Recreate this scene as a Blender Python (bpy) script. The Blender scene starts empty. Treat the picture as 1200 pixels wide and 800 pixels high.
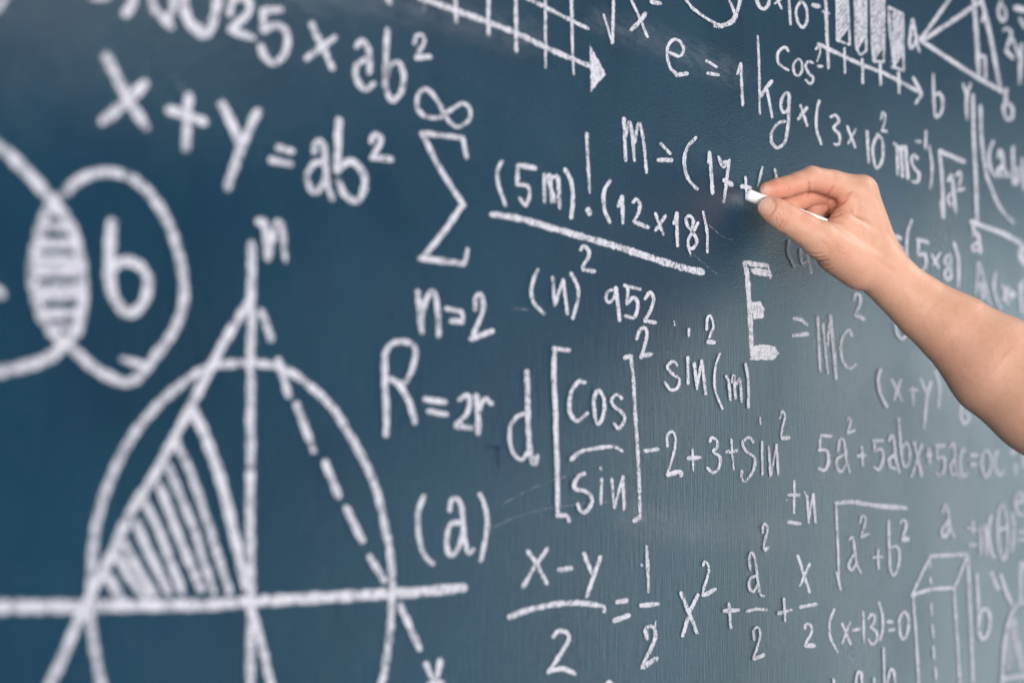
import bpy, math, random
import numpy as np
from mathutils import Vector, Matrix

random.seed(7)
sc = bpy.context.scene
COL = sc.collection

# ------------------------------------------------------------------ camera
# photograph 1200 x 800 px; the lines of writing vanish near (1950, 600)
FPX = 2500.0
PITCH = math.atan(200.0 / FPX)
THETA = math.atan(1350.0 * math.cos(PITCH) / FPX)
FWD = Vector((math.cos(THETA) * math.cos(PITCH), math.sin(THETA) * math.cos(PITCH), math.sin(PITCH)))
RGT = Vector((math.sin(THETA), -math.cos(THETA), 0.0))
UPV = RGT.cross(FWD)


def ray(px, py):
    return FWD + RGT * ((px - 600.0) / FPX) - UPV * ((py - 400.0) / FPX)


CONTACT = Vector((0.0, 0.0, 1.5))            # where the chalk touches the board
CAM = CONTACT - ray(875, 228) * 1.71


def on_board(px, py, lift=0.0):
    d = ray(px, py)
    t = (-lift - CAM.y) / d.y
    return CAM + d * t


def at_depth(px, py, z):
    return CAM + ray(px, py) * z


cam_data = bpy.data.cameras.new("camera")
cam = bpy.data.objects.new("camera", cam_data)
COL.objects.link(cam)
cam.matrix_world = Matrix(((RGT.x, UPV.x, -FWD.x, CAM.x), (RGT.y, UPV.y, -FWD.y, CAM.y), (RGT.z, UPV.z, -FWD.z, CAM.z), (0, 0, 0, 1)))
cam_data.sensor_width = 36.0
cam_data.sensor_fit = 'HORIZONTAL'
cam_data.lens = 36.0 * FPX / 1200.0
cam_data.clip_start = 0.05
cam_data.clip_end = 100.0
cam_data.dof.use_dof = True
cam_data.dof.focus_distance = 1.645
cam_data.dof.aperture_fstop = 5.0
sc.camera = cam

# ------------------------------------------------------------------ light
world = bpy.data.worlds.new("World")
sc.world = world
world.use_nodes = True
wb = world.node_tree.nodes["Background"]
wb.inputs["Color"].default_value = (0.80, 0.90, 1.0, 1)
wb.inputs["Strength"].default_value = 0.16


def area(name, loc, target, sx, sy, power, col):
    l = bpy.data.lights.new(name, 'AREA')
    l.shape = 'RECTANGLE'
    l.size = sx
    l.size_y = sy
    l.energy = power
    l.color = col
    o = bpy.data.objects.new(name, l)
    COL.objects.link(o)
    o.location = loc
    o.rotation_euler = (Vector(target) - Vector(loc)).to_track_quat('-Z', 'Y').to_euler()
    return o


area("room_light", (-4.2, -2.9, 1.25), (0.3, 0.0, 1.42), 2.8, 2.0, 305, (1.0, 0.97, 0.94))
area("front_light", (-0.7, -3.4, 1.4), (0.5, 0.0, 1.35), 2.0, 1.3, 55, (1.0, 0.97, 0.94))
area("high_fill_light", (1.8, -1.8, 3.4), (0.6, 0.0, 1.3), 1.0, 0.8, 58, (1.0, 0.98, 0.96))  # added fill light, high on the right, to brighten the chalk there
area("window_light", (4.9, -1.05, 1.0), (0.6, -0.1, 1.3), 1.6, 2.4, 31, (0.84, 0.98, 1.0))

vs = sc.view_settings
vs.view_transform = 'Standard'
vs.look = 'None'
vs.exposure = 0.0
vs.gamma = 1.0
vs.use_curve_mapping = False
sc.render.engine = 'CYCLES'


# ------------------------------------------------------------------ node helpers
def new_mat(name):
    m = bpy.data.materials.new(name)
    m.use_nodes = True
    nt = m.node_tree
    nt.nodes.clear()
    out = nt.nodes.new("ShaderNodeOutputMaterial")
    return m, nt, out


def nd(nt, typ, **kw):
    n = nt.nodes.new(typ)
    for k, v in kw.items():
        if k in n.inputs:
            n.inputs[k].default_value = v
        else:
            setattr(n, k, v)
    return n


def link(nt, a, b):
    nt.links.new(a, b)


def math_n(nt, op, a, b=None, c=None, clamp=False):
    n = nt.nodes.new("ShaderNodeMath")
    n.operation = op
    n.use_clamp = clamp
    for i, v in enumerate((a, b, c)):
        if v is None:
            continue
        if isinstance(v, (int, float)):
            n.inputs[i].default_value = v
        else:
            nt.links.new(v, n.inputs[i])
    return n.outputs[0]


def ramp(nt, fac, lo, hi, a=0.0, b=1.0, smooth=True):
    n = nt.nodes.new("ShaderNodeMapRange")
    n.interpolation_type = 'SMOOTHSTEP' if smooth else 'LINEAR'
    nt.links.new(fac, n.inputs[0])
    n.inputs[1].default_value = lo
    n.inputs[2].default_value = hi
    n.inputs[3].default_value = a
    n.inputs[4].default_value = b
    return n.outputs[0]


def noise(nt, vec, scale, detail=2.0, rough=0.5, stretch=(1, 1, 1), rot=(0, 0, 0), dist=0.0, off=(0, 0, 0)):
    mp = nd(nt, "ShaderNodeMapping")
    mp.inputs["Scale"].default_value = stretch
    mp.inputs["Rotation"].default_value = rot
    mp.inputs["Location"].default_value = off
    nt.links.new(vec, mp.inputs["Vector"])
    n = nd(nt, "ShaderNodeTexNoise")
    n.inputs["Scale"].default_value = scale
    n.inputs["Detail"].default_value = detail
    n.inputs["Roughness"].default_value = rough
    n.inputs["Distortion"].default_value = dist
    nt.links.new(mp.outputs[0], n.inputs["Vector"])
    return n.outputs["Fac"]


def mixc(nt, fac, a, b):
    n = nt.nodes.new("ShaderNodeMix")
    n.data_type = 'RGBA'
    for i, v in ((0, fac), (6, a), (7, b)):
        if isinstance(v, (int, float)):
            n.inputs[i].default_value = v
        elif isinstance(v, tuple):
            n.inputs[i].default_value = (*v, 1.0)
        else:
            nt.links.new(v, n.inputs[i])
    return n.outputs[2]


# ------------------------------------------------------------------ board paint
def make_board_mat():
    m, nt, out = new_mat("board_paint")
    geo = nd(nt, "ShaderNodeNewGeometry").outputs["Position"]
    big = noise(nt, geo, 3.2, 4, 0.55)
    mid = noise(nt, geo, 14, 5, 0.6, off=(3, 1, 2))
    wipe = noise(nt, geo, 60, 4, 0.65, stretch=(1.0, 1, 5.5), rot=(0, math.radians(-16), 0))       # wiping strokes, nearly level
    fine = noise(nt, geo, 420, 3, 0.65, stretch=(0.55, 1, 1.6), rot=(0, math.radians(-22), 0))
    vert = noise(nt, geo, 230, 4, 0.7, stretch=(1.6, 1, 0.13))                                     # upright roller grain
    speck = noise(nt, geo, 900, 2, 0.6)
    # the grain runs upright over the lower right of the panel and level elsewhere
    sep = nd(nt, "ShaderNodeSeparateXYZ")
    link(nt, geo, sep.inputs[0])
    low = ramp(nt, math_n(nt, 'ADD', sep.outputs[2], math_n(nt, 'MULTIPLY', mid, 0.10)), 1.52, 1.38)
    grain = math_n(nt, 'ADD', math_n(nt, 'MULTIPLY', vert, low), math_n(nt, 'MULTIPLY', fine, math_n(nt, 'SUBTRACT', 1.0, low)))
    d1 = ramp(nt, big, 0.35, 0.72)
    d2 = ramp(nt, wipe, 0.40, 0.75)
    d3 = ramp(nt, grain, 0.50, 0.74)
    dust = math_n(nt, 'MULTIPLY', math_n(nt, 'ADD', 0.25, d1), math_n(nt, 'ADD', 0.002, math_n(nt, 'MULTIPLY', d2, 0.012)))
    dust = math_n(nt, 'ADD', dust, math_n(nt, 'MULTIPLY', d3, math_n(nt, 'ADD', 0.005, math_n(nt, 'MULTIPLY', d1, 0.020))))
    dust = math_n(nt, 'ADD', dust, math_n(nt, 'MULTIPLY', ramp(nt, speck, 0.68, 0.78), 0.05))
    base = mixc(nt, ramp(nt, mid, 0.3, 0.7), (0.0001, 0.027, 0.060), (0.0003, 0.033, 0.064))
    base = mixc(nt, math_n(nt, 'MULTIPLY', math_n(nt, 'MULTIPLY', ramp(nt, vert, 0.40, 0.62), math_n(nt, 'MULTIPLY', low, ramp(nt, sep.outputs[0], -0.25, 0.1))), 0.7), base, (0.015, 0.032, 0.034))
    base = mixc(nt, math_n(nt, 'MULTIPLY', ramp(nt, fine, 0.50, 0.30), 0.45), base, (0.0, 0.012, 0.028))
    base = mixc(nt, ramp(nt, big, 0.30, 0.62), mixc(nt, 0.45, base, (0.0, 0.010, 0.024)), base)
    colr = mixc(nt, dust, base, (0.36, 0.48, 0.56))
    bs = nd(nt, "ShaderNodeBsdfPrincipled")
    link(nt, colr, bs.inputs["Base Color"])
    rough = math_n(nt, 'ADD', 0.27, math_n(nt, 'MULTIPLY', d1, 0.10))
    link(nt, rough, bs.inputs["Roughness"])
    bs.inputs["Specular IOR Level"].default_value = 0.30
    hgt = math_n(nt, 'ADD', grain, math_n(nt, 'MULTIPLY', wipe, 0.3))
    bp = nd(nt, "ShaderNodeBump")
    bp.inputs["Strength"].default_value = 0.6
    bp.inputs["Distance"].default_value = 0.0007
    link(nt, hgt, bp.inputs["Height"])
    link(nt, bp.outputs[0], bs.inputs["Normal"])
    link(nt, bs.outputs[0], out.inputs[0])
    return m


def make_chalk_mat(name, dens=1.0, faint=False, colr=(0.60, 0.60, 0.68), veil=False):
    m, nt, out = new_mat(name)
    geo = nd(nt, "ShaderNodeNewGeometry").outputs["Position"]
    at = nd(nt, "ShaderNodeAttribute")
    at.attribute_name = "edge"
    e = at.outputs["Fac"]
    n1 = noise(nt, geo, 860, 3, 0.65)
    n2 = noise(nt, geo, 150, 3, 0.6, off=(5, 2, 1))
    n3 = noise(nt, geo, 1100, 2, 0.6, stretch=(1, 1, 0.5))
    # ragged edge: the stroke is eaten back from its rim by the grain
    pr = nd(nt, "ShaderNodeAttribute")
    pr.attribute_name = "press"
    v = math_n(nt, 'ADD', math_n(nt, 'MULTIPLY', e, 2.0), math_n(nt, 'MULTIPLY', n1, 2.3))
    v = math_n(nt, 'ADD', v, math_n(nt, 'MULTIPLY', math_n(nt, 'SUBTRACT', pr.outputs["Fac"], 1.0), 0.9))
    v = math_n(nt, 'ADD', v, math_n(nt, 'MULTIPLY', n2, 0.7))
    a = ramp(nt, v, 1.85, 2.3)
    # bare pits of paint inside the stroke
    pit = ramp(nt, math_n(nt, 'ADD', n3, math_n(nt, 'ADD', math_n(nt, 'MULTIPLY', math_n(nt, 'SUBTRACT', n2, 0.5), 0.5), math_n(nt, 'MULTIPLY', math_n(nt, 'SUBTRACT', pr.outputs["Fac"], 1.0), 0.22))), 0.34, 0.52, 0.25, 1.0)
    a = math_n(nt, 'MULTIPLY', math_n(nt, 'MULTIPLY', a, pit), dens, clamp=True)
    if faint:
        a = math_n(nt, 'MULTIPLY', a, ramp(nt, n2, 0.35, 0.65))
    if veil:
        n4 = noise(nt, geo, 45, 4, 0.6, stretch=(1, 1, 4), rot=(0, math.radians(-14), 0))
        a = math_n(nt, 'MULTIPLY', math_n(nt, 'MULTIPLY', ramp(nt, e, 0.0, 1.0), ramp(nt, math_n(nt, 'ADD', n4, math_n(nt, 'MULTIPLY', n1, 0.5)), 0.50, 1.0)), dens)
    bs = nd(nt, "ShaderNodeBsdfPrincipled")
    tone = mixc(nt, n2, (colr[0] * 0.9, colr[1] * 0.9, colr[2] * 0.9), colr)
    link(nt, tone, bs.inputs["Base Color"])
    bs.inputs["Roughness"].default_value = 1.0
    bs.inputs["Specular IOR Level"].default_value = 0.05
    bp = nd(nt, "ShaderNodeBump")
    bp.inputs["Strength"].default_value = 0.5
    bp.inputs["Distance"].default_value = 0.0006
    link(nt, n1, bp.inputs["Height"])
    link(nt, bp.outputs[0], bs.inputs["Normal"])
    tr = nd(nt, "ShaderNodeBsdfTransparent")
    mx = nd(nt, "ShaderNodeMixShader")
    link(nt, a, mx.inputs[0])
    link(nt, tr.outputs[0], mx.inputs[1])
    link(nt, bs.outputs[0], mx.inputs[2])
    link(nt, mx.outputs[0], out.inputs[0])
    return m


M_BOARD = make_board_mat()
M_CHALK = make_chalk_mat("chalk_marks", 0.97)
M_FAINT = make_chalk_mat("faint_chalk_marks", 0.30, True)
M_HATCH = make_chalk_mat("light_chalk_marks", 0.72)
M_VEIL = make_chalk_mat("wiped_chalk_dust", 0.09, veil=True)
M_BOLD = make_chalk_mat("brightened_heavy_chalk", 1.0, False, (0.68, 0.68, 0.75))  # thick E: chalk colour brightened to offset the hand's shadow over it
M_INK = make_chalk_mat("dark_ink_mark", 0.40, False, (0.004, 0.012, 0.06))


# ------------------------------------------------------------------ board
def tag(o, label=None, cat=None, kind=None, group=None):
    for k, v in (("label", label), ("category", cat), ("kind", kind), ("group", group)):
        if v:
            o[k] = v
    return o


def empty(name, loc, parent=None):
    o = bpy.data.objects.new(name, None)
    o.empty_display_size = 0.05
    COL.objects.link(o)
    if parent is not None:
        o.parent = parent
        o.location = Vector(loc) - world_loc(parent)
    else:
        o.location = loc
    return o


def world_loc(o):
    v = Vector(o.location)
    while o.parent is not None:
        o = o.parent
        v += Vector(o.location)
    return v


def mesh_obj(name, verts, faces, mat, parent=None, attr=None, smooth=False):
    verts = np.asarray(verts, dtype=np.float64)
    c = verts.mean(axis=0)
    me = bpy.data.meshes.new(name)
    me.from_pydata([tuple(v) for v in (verts - c)], [], faces)
    if attr is not None:
        arr = np.asarray(attr, dtype=np.float32)
        for k, nm in enumerate(("edge", "press")):
            a = me.attributes.new(nm, 'FLOAT', 'POINT')
            a.data.foreach_set("value", np.ascontiguousarray(arr[:, k]))
    me.materials.append(mat)
    if smooth:
        me.polygons.foreach_set("use_smooth", [True] * len(me.polygons))
    me.update()
    o = bpy.data.objects.new(name, me)
    COL.objects.link(o)
    if parent is not None:
        o.parent = parent
        o.location = Vector(c) - world_loc(parent)
    else:
        o.location = c
    return o


BX0, BX1, BZ0, BZ1, BT = -1.15, 2.6, 0.72, 2.12, 0.022
board = empty("chalkboard", ((BX0 + BX1) / 2, 0, BZ0))
tag(board, "large dark teal chalkboard covered in white chalk formulas and geometry sketches", "chalkboard")
b = 0.002
bv = []
for y, i in ((0.0, b), (b, 0.0), (BT, 0.0)):
    bv += [(BX0 + i, y, BZ0 + i), (BX1 - i, y, BZ0 + i), (BX1 - i, y, BZ1 - i), (BX0 + i, y, BZ1 - i)]
bf = [(0, 1, 2, 3), (11, 10, 9, 8)]
for k in (0, 4):
    for j in range(4):
        bf.append((k + j, k + 4 + j, k + 4 + (j + 1) % 4, k + (j + 1) % 4))
mesh_obj("panel", bv, bf, M_BOARD, board)

# ------------------------------------------------------------------ chalk strokes
# each line "sign: stroke; stroke" in fifths of a pixel inside the tile "T column row" (240 x 160 px)
MARKS = r"""
F formula | chalk product ending in 0025 times ab squared
T 0 0
?: @55 -30 60 30 -20
?: @35 540 -14 640 -14
?: @68 790 -30 770 30 738 78
0: @56 900 -60 895 20 925 80 975 105 1010 60 1020 -10 1000 -80 950 -110 900 -60; @52 960 110 1005 160
0: @62 1085 -60 1085 60 1110 130 1160 190 1205 200 1235 165 1260 90 1272 -20 1250 -120 1180 -170 1110 -130 1085 -60; @50 1155 150 1200 175
T 1 0
2: @50 150 80 155 20 210 -20 262 20 252 80 200 130 152 178; @54 152 180 285 222
5: @52 445 60 350 58; @50 343 62 340 180; @52 345 185 400 150 465 170 487 240 460 330 400 366 352 335 326 270
*: @44 625 140 680 260 748 400; @44 765 220 680 280 595 345
a: @40 890 275 915 240 950 270 965 340 965 425; @40 940 350 892 380 880 440 910 500 950 525 990 490
b: @40 1070 175 1062 300 1060 420 1062 520 1100 590 1150 540 1165 450 1140 370 1090 380 1062 450
?: @45 1075 -20 1085 16
T 2 0
2: @28 30 260 35 215 60 205 85 225 80 265 50 310; @40 40 335 118 335
F formula | chalk equation x plus y equals ab squared
T 0 0
x: @70 622 335 740 560 858 750; @70 848 490 740 600 598 712
+: @60 990 642 1100 680 1195 715; @68 1105 560 1090 875
T 1 0
y: @62 100 612 160 730 205 850; @66 308 655 240 800 200 900 132 1100
T 1 1
=: @46 428 65 512 88; @50 390 137 508 163
a: @46 640 90 650 40 680 35 705 90 710 250 748 365; @42 700 150 640 160 600 230 620 310 660 325 700 260
b: @50 785 -95 780 60 775 200; @50 775 200 850 145 920 200 938 290 890 378 820 340 780 260
2: @36 975 30 990 -10 1025 0 1030 40 985 112; @46 980 122 1095 135
F diagram | two overlapping chalk circles with hatched lens and letter b
T 0 0
circle_outline: @72 -150 790 0 865 100 950 200 1055 300 1170 380 1270 435 1375 470 1525 485 1700 475 1840 440 1950 370 2025 290 2095 150 2145 0 2175 -150 2200
circle_outline: @70 370 1140 440 1070 520 1025 620 1010 720 1022 820 1080 920 1190 1000 1340 1050 1500 1075 1660 1070 1800 1010 1950 900 2100 830 2190 750 2238 650 2210 530 2140 430 2050 340 1980 250 1860 200 1700 190 1550 210 1450 250 1300 300 1190 370 1140; @45 720 2105 860 2140
hatching: @60 300 1235 360 1240; @72 262 1322 408 1330; @66 232 1424 428 1430; @56 215 1508 448 1516; @66 212 1562 452 1570; @44 218 1608 458 1606; @56 228 1690 462 1682; @64 240 1738 462 1730; @64 272 1838 455 1830; @52 305 1922 415 1918
b: @72 655 1305 645 1450 640 1600 650 1700; @68 650 1580 700 1540 760 1530 825 1560 865 1625 865 1710 830 1790 765 1835 705 1800 660 1720 645 1630
?: @60 -80 1675 15 1725
F diagram | large chalk circle sketch with axes, cone lines and hatched triangle
T 0 0
axis: @62,64 1475 1425 1472 1900 1468 2400 1466 3200 1470 3600 1465 4300
axis: @88,70 -200 3555 480 3548 1200 3540 1470 3520 1800 3505 2280 3475 2400 3470 2715 3440
arc: @62,54 620 4100 590 3980 558 3820 532 3650 530 3500 540 3300 560 3100 610 2900 680 2730 790 2530 900 2400 1000 2300 1190 2165 1300 2138 1400 2126 1500 2128 1620 2145 1720 2190 1840 2280 1960 2405 2050 2550 2150 2730 2220 2920 2265 3140 2280 3200 2297 3400 2290 3650 2260 3880 2235 4000 2150 4200
slant_line: @60 1460 1770 1350 1940 1200 2220 1020 2570 880 2820 760 3010 640 3280 490 3560 380 3820 275 4040 200 4200
dash: @52 1532 1825 1588 1985
dash: @50 1632 2110 1690 2315
dash: @52 1738 2370 1838 2640
dash: @48 1905 2708 1983 2905
dash: @48 2028 2972 2122 3165
dash: @46 2165 3258 2250 3400
dash: @46 2345 3545 2458 3798
slant_line: @50 1480 3580 1540 3800 1595 4050 1630 4200
hatch_line: @65 1130 2400 1200 2550 1290 2800 1375 3150 1445 3450
hatch_line: @56 1040 2600 1120 2780 1190 2980 1260 3200 1345 3470
hatch_line: @54 985 2730 1060 2910 1140 3110 1200 3300 1250 3470
hatch_line: @56 930 2840 1010 3040 1070 3200 1180 3450
hatch_line: @54 850 2940 940 3130 1000 3290 1070 3470
hatch_line: @56 800 3060 870 3230 990 3470
hatch_line: @58 730 3180 800 3320 900 3480
hatch_line: @63 690 3250 760 3380 850 3490
hatch_line: @67 640 3380 700 3500
T 1 1
n: @50 312 500 350 515 370 715; @46 382 695 400 560 430 497 458 560 470 725
F formula | chalk summation sign with infinity above it
T 2 1
S: @38 70 -20 310 8; @30 312 10 334 125; @38 80 -10 180 190 318 405; @40 308 402 200 560 80 705; @44 62 712 318 745; @30 325 742 340 658
T 2 0
8v: @30 205 670 155 580 95 522 50 560 45 630 90 682 170 690 220 660 300 610 345 625 355 690 290 743 240 720 205 670
F formula | long chalk fraction with factorial of 5m times 12 times 18
T 2 1
(: @26 540 145 515 200 520 280 563 405
5: @36 738 185 640 168; @26 634 168 630 280; @26 632 282 690 290 703 340 680 402 645 360
m: @26 790 222 790 388; @26 800 240 825 232 830 388; @28 840 240 868 242 880 420; @30 812 250 850 380
): @24 910 192 945 260 957 370 946 475
!: @20 1038 -18 1045 150 1055 330; @42 1046 428 1054 452
(: @22 1175 258 1140 320 1140 420 1173 502
/: @42,50 480 455 640 480 850 540 1050 598 1200 640 1400 705 1600 768 1715 795
2: @22 1002 665 1015 642 1045 660 1050 700 1012 768; @28 1015 778 1083 790
T 3 1
1: @20 22 408 45 350; @22 45 350 50 508
2: @22 110 385 130 367 150 400 140 450 112 498; @30 118 502 198 532
*: @18 240 450 265 520 288 575; @22 300 465 240 550
1: @18 348 510 365 448; @20 365 448 370 640
8: @19 490 505 465 550 435 600 435 645 460 655 482 615 465 570 430 525 420 485 438 464 462 490 455 540; @14,8 430 650 450 700
): @18 520 442 543 560 545 678
F formula | chalk lines n in brackets squared and 952
T 2 2
(: @24 750 -20 715 80 725 170 788 238
n: @22 838 25 850 188; @20 850 188 900 38; @20 900 38 925 238
): @22 945 0 985 80 985 160 956 265
9: @20 1205 105 1170 100 1150 140 1165 172 1195 150 1212 105
T 3 2
9: @26 8 85 20 180 30 278
5: @22 58 72 152 95; @20 80 85 75 180; @22 75 180 115 142 138 190 115 258 62 250
2: @20 180 150 210 112 230 150 215 210 178 278; @25 178 280 242 290
2: @20 130 385 150 332 180 322 190 370 156 495; @34 168 482 218 475
F formula | chalk equation n equals 2
T 2 2
n: @44 45 108 60 200 70 345; @40 72 250 100 150 135 105 160 180 172 365
=: @34 212 208 308 226; @38 242 280 315 284; @30 308 226 314 284
2: @34 385 210 385 150 410 124 430 160 425 230 367 380; @38 360 385 486 338
F formula | chalk equation R equals 2r
T 1 2
R: @38 1055 480 1055 640 1065 800 1062 945; @38 1050 480 1090 420 1150 400 1220 420 1235 480 1200 600 1150 660; @42 1085 618 1140 655 1200 760 1232 875
T 2 2
=: @38 88 737 208 755; @34 105 807 218 828
2: @34 290 742 340 715 353 760 330 830 270 888; @40 270 897 358 905
r: @40 390 715 400 830 402 940; @34 402 800 440 735 480 765
F formula | chalk expression d times bracketed cos over sin squared
T 2 2
d: @38 688 575 692 700 692 800 697 950 712 1080 730 1118 748 1072; @30 680 820 630 840 590 900 590 1000 620 1070 660 1090 690 1050
[: @32 850 440 845 600 855 800 860 1000 866 1200 868 1410; @32 840 440 935 452; @28 862 1420 920 1420 935 1452
c: @25 1028 640 990 635 950 690 935 770 945 830 985 865 1040 820
o: @23 1105 685 1080 740 1085 830 1105 882 1135 830 1140 740 1105 685
s: @22 1245 735 1215 712 1182 740 1200 780 1248 820 1260 860 1225 908 1198 880
/: @32,26 948 1090 990 1052 1060 1030 1190 1015 1245 1042
s: @25 1025 1172 980 1200 968 1260 1040 1280 1068 1330 1040 1390 1008 1398 985 1352
i: @16 1118 1140 1122 1152; @18 1125 1205 1121 1350
n: @18 1185 1205 1200 1375; @18 1200 1372 1250 1190; @18 1250 1190 1258 1385
]: @22 1295 490 1310 600 1320 800 1340 1100 1350 1420; @34 1262 495 1298 484; @34 1315 1450 1352 1425
F formula | chalk terms minus 2 plus 3 plus sine squared
T 3 3
-: @30 178 240 252 231
2: @17 310 215 310 150 340 127 358 170 345 260 306 385; @30 312 380 385 362 390 385
+: @24 432 282 502 280; @16 458 232 462 358
3: @18 560 185 570 162 600 180 600 220 580 245 620 280 610 345 575 368 546 340
+: @24 657 247 718 239; @14 685 172 698 348
s: @19 813 190 790 162 752 190 770 240 820 280 815 350 770 418 746 400 746 358
i: @15 865 187 868 378; @12 853 45 855 85
n: @15 905 212 915 388; @13 918 380 950 202; @15 950 202 961 388
2: @14 970 50 985 8 1000 40 985 100 977 158; @34 985 166 1018 162
F formula | chalk expression sine squared of m
T 3 2
s: @19 370 540 340 517 310 550 340 590 380 620 370 670 330 683 296 640
i: @17 430 492 432 648; @15 437 328 437 368
n: @19 468 527 485 678; @17 486 660 510 512; @19 512 512 535 708
2: @16 540 330 545 265 565 252 580 310 556 378; @32 548 402 584 405
(: @14 618 472 590 560 590 680 634 795
m: @18 655 602 670 640 680 742; @17 690 640 700 602 710 735; @17 716 650 735 622 746 752
): @16 770 532 785 640 785 786
?: @7 350 280 353 308
F formula | chalk equation E equals MC squared, E heavily thickened
T 3 2
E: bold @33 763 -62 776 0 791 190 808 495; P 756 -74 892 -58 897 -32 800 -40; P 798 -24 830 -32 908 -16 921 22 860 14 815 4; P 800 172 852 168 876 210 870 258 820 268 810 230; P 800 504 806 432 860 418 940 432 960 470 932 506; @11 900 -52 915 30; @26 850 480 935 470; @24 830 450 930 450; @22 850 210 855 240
=: @24 1052 266 1090 272 1128 303; @28 1048 365 1130 356
M: @17 1192 255 1198 400 1206 578; @18 1222 300 1250 588; @16 1250 420 1264 248; @19 1265 248 1300 618
C: @19 1390 365 1375 333 1340 370 1325 440 1340 520 1380 558 1413 535
2: @17 1405 160 1415 122 1440 135 1440 180 1415 232; @24 1412 246 1462 268
F formula | chalk equation m equals 17 plus, still being written
T 3 1
m: @20 55 -105 60 0 66 142; @20 66 0 85 -82 100 -40 117 142; @20 117 40 140 -70 155 -62 175 60 188 212
=: @20 272 42 328 102; @32 256 138 338 138
(: @22 478 5 430 60 410 130 415 200 440 260 485 308
1: @22 558 92 570 250 575 332; @20 552 152 560 96
7: @26 610 120 640 178 673 138; @28 640 150 660 150; @21 672 138 660 240 641 383; @34 642 255 686 282; @26 640 262 660 240
+: @24 745 292 798 300; @15 768 238 775 368
(: @15 868 178 840 288
): @16 940 192 953 260
(: @18 1025 607 1020 680 1058 768
4: @17 1090 660 1100 740 1140 720; @15 1130 690 1155 800
F formula | chalk equation e equals 1 kg times 3 times ten squared
T 3 0
e: @19 325 310 380 330 405 300 390 250 350 232 315 270 310 330 330 400 370 438; @32 362 440 424 432
=: @19 540 357 598 393; @22 548 430 608 440
1: @17 720 433 740 372; @19 740 372 745 480 752 618
k: @15 840 212 848 400 852 668; @26 920 477 880 530 855 568; @16 895 530 925 690
g: @19 1025 560 1010 542 985 570 975 620 990 658 1018 640 1024 580; @21 1024 560 1020 700 1005 810 985 850 950 865 920 830 925 770 960 722 1000 712
*: @16 1090 617 1130 738; @22 1128 632 1078 698
(: @16 1200 592 1185 660 1185 760 1213 846
3: @17 1268 685 1295 675 1315 710 1285 750 1318 790 1315 845 1290 845
*: @16 1365 742 1410 863; @16 1413 760 1370 840
1: @19 1480 770 1490 952
0: @19 1540 790 1515 860 1520 940 1540 985 1570 930 1570 830 1540 784
2: @14 1562 700 1570 660 1585 670 1585 710 1568 768; @18 1567 766 1598 770
m: @21 1637 842 1655 860 1660 1022; @21 1680 868 1688 1036; @21 1705 860 1720 1046; @18 1655 862 1700 858
s: @19 1775 930 1755 907 1740 940 1760 990 1785 1020 1775 1068 1742 1060
-: @18 1767 828 1798 832
1: @18 1825 770 1822 872
): @18 1845 857 1858 950 1860 1030 1850 1102
F formula | chalk root x at the end of the long arrow
T 2 0
V: @13 1138 87 1186 252; @18 1188 252 1196 -20
T 3 0
x: @17 100 5 150 110 194 218; @30 183 78 150 125 97 178
-: @30 220 12 270 22
F diagram | chalk curve with small arrow beside the letter e
T 3 0
arc: @22 410 -12 460 50 530 102 600 142; @38 590 150 640 150 690 125 713 88; @25 740 -12 725 50 702 108; @19 670 -6 690 40 705 80
F formula | chalk product times ten squared above cosine
T 3 0
o: @21 830 -12 850 40 880 53 905 20 905 -16
*: @14 938 24 978 -6; @14 955 0 980 53
1: @17 1022 -20 1032 143
0: @17 1095 12 1065 60 1075 130 1105 163 1128 120 1125 50 1095 12
2: @30 1165 30 1200 40
F formula | chalk cosine squared above the kg term
T 3 0
c: @17 1020 300 1000 277 965 300 955 340 970 380 1020 413
o: @16 1075 347 1050 380 1055 430 1080 443 1100 410 1095 362 1075 347
s: @17 1165 370 1135 362 1120 390 1140 430 1165 460 1150 493 1120 470
2: @15 1180 290 1195 272 1207 300 1188 360; @17 1192 388 1218 390
F diagram | long chalk arrow scale crossed by tick marks
T 2 0
axis: @40,36 60 -12 300 72 600 185 780 270 950 345 1060 388
arrow_head: P 1058 268 1146 435 1062 532; @20 1062 290 1120 430; @20 1070 500 1130 440
axis: @30,26 680 -12 780 35 860 77 960 127 1048 170
tick: faint @35 75 -25 80 55
tick: @28 268 -12 272 132
tick: @26 462 -12 462 208
tick: @24 622 -12 625 302
tick: @23,17 795 -12 797 398
tick: @25,12 948 -12 955 300 962 440
F diagram | chalk bar chart with four hatched bars on an arrow axis
T 4 0
axis: @20 38 -12 45 200 55 398; @16 20 70 60 80
axis: @24 -5 258 100 310 250 380 400 440 590 543
arrow_head: @20 552 457 600 548; @22 600 553 566 606
tick: @16 148 282 150 428
tick: @16 252 347 255 488
tick: @16 357 377 360 498
tick: @17 465 427 468 548
bar: @14 102 -14 104 235; @15 104 236 180 264; @14 180 264 166 -14; @17 109 240 169 155; @17 109 207 169 122; @17 109 174 169 89; @17 109 141 169 56; @17 109 108 169 23; @17 109 75 169 -10; @17 109 42 149 -14; @17 109 9 125 -14
bar: @14 209 -14 216 270; @13 216 270 240 320 272 300; @14 275 300 275 -14; @17 218 290 270 205; @17 218 257 270 172; @17 218 224 270 139; @17 218 191 270 106; @17 218 158 270 73; @17 218 125 270 40; @17 218 92 270 7; @17 218 59 263 -14; @17 218 26 242 -14
bar: @14 305 -14 312 300 322 358; @16 322 360 378 364; @14 379 364 381 -14; @17 317 350 376 265; @17 317 317 376 232; @17 317 284 376 199; @17 317 251 376 166; @17 317 218 376 133; @17 317 185 376 100; @17 317 152 376 67; @17 317 119 376 34; @17 317 86 376 1; @17 317 53 364 -14; @17 317 20 341 -14
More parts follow.
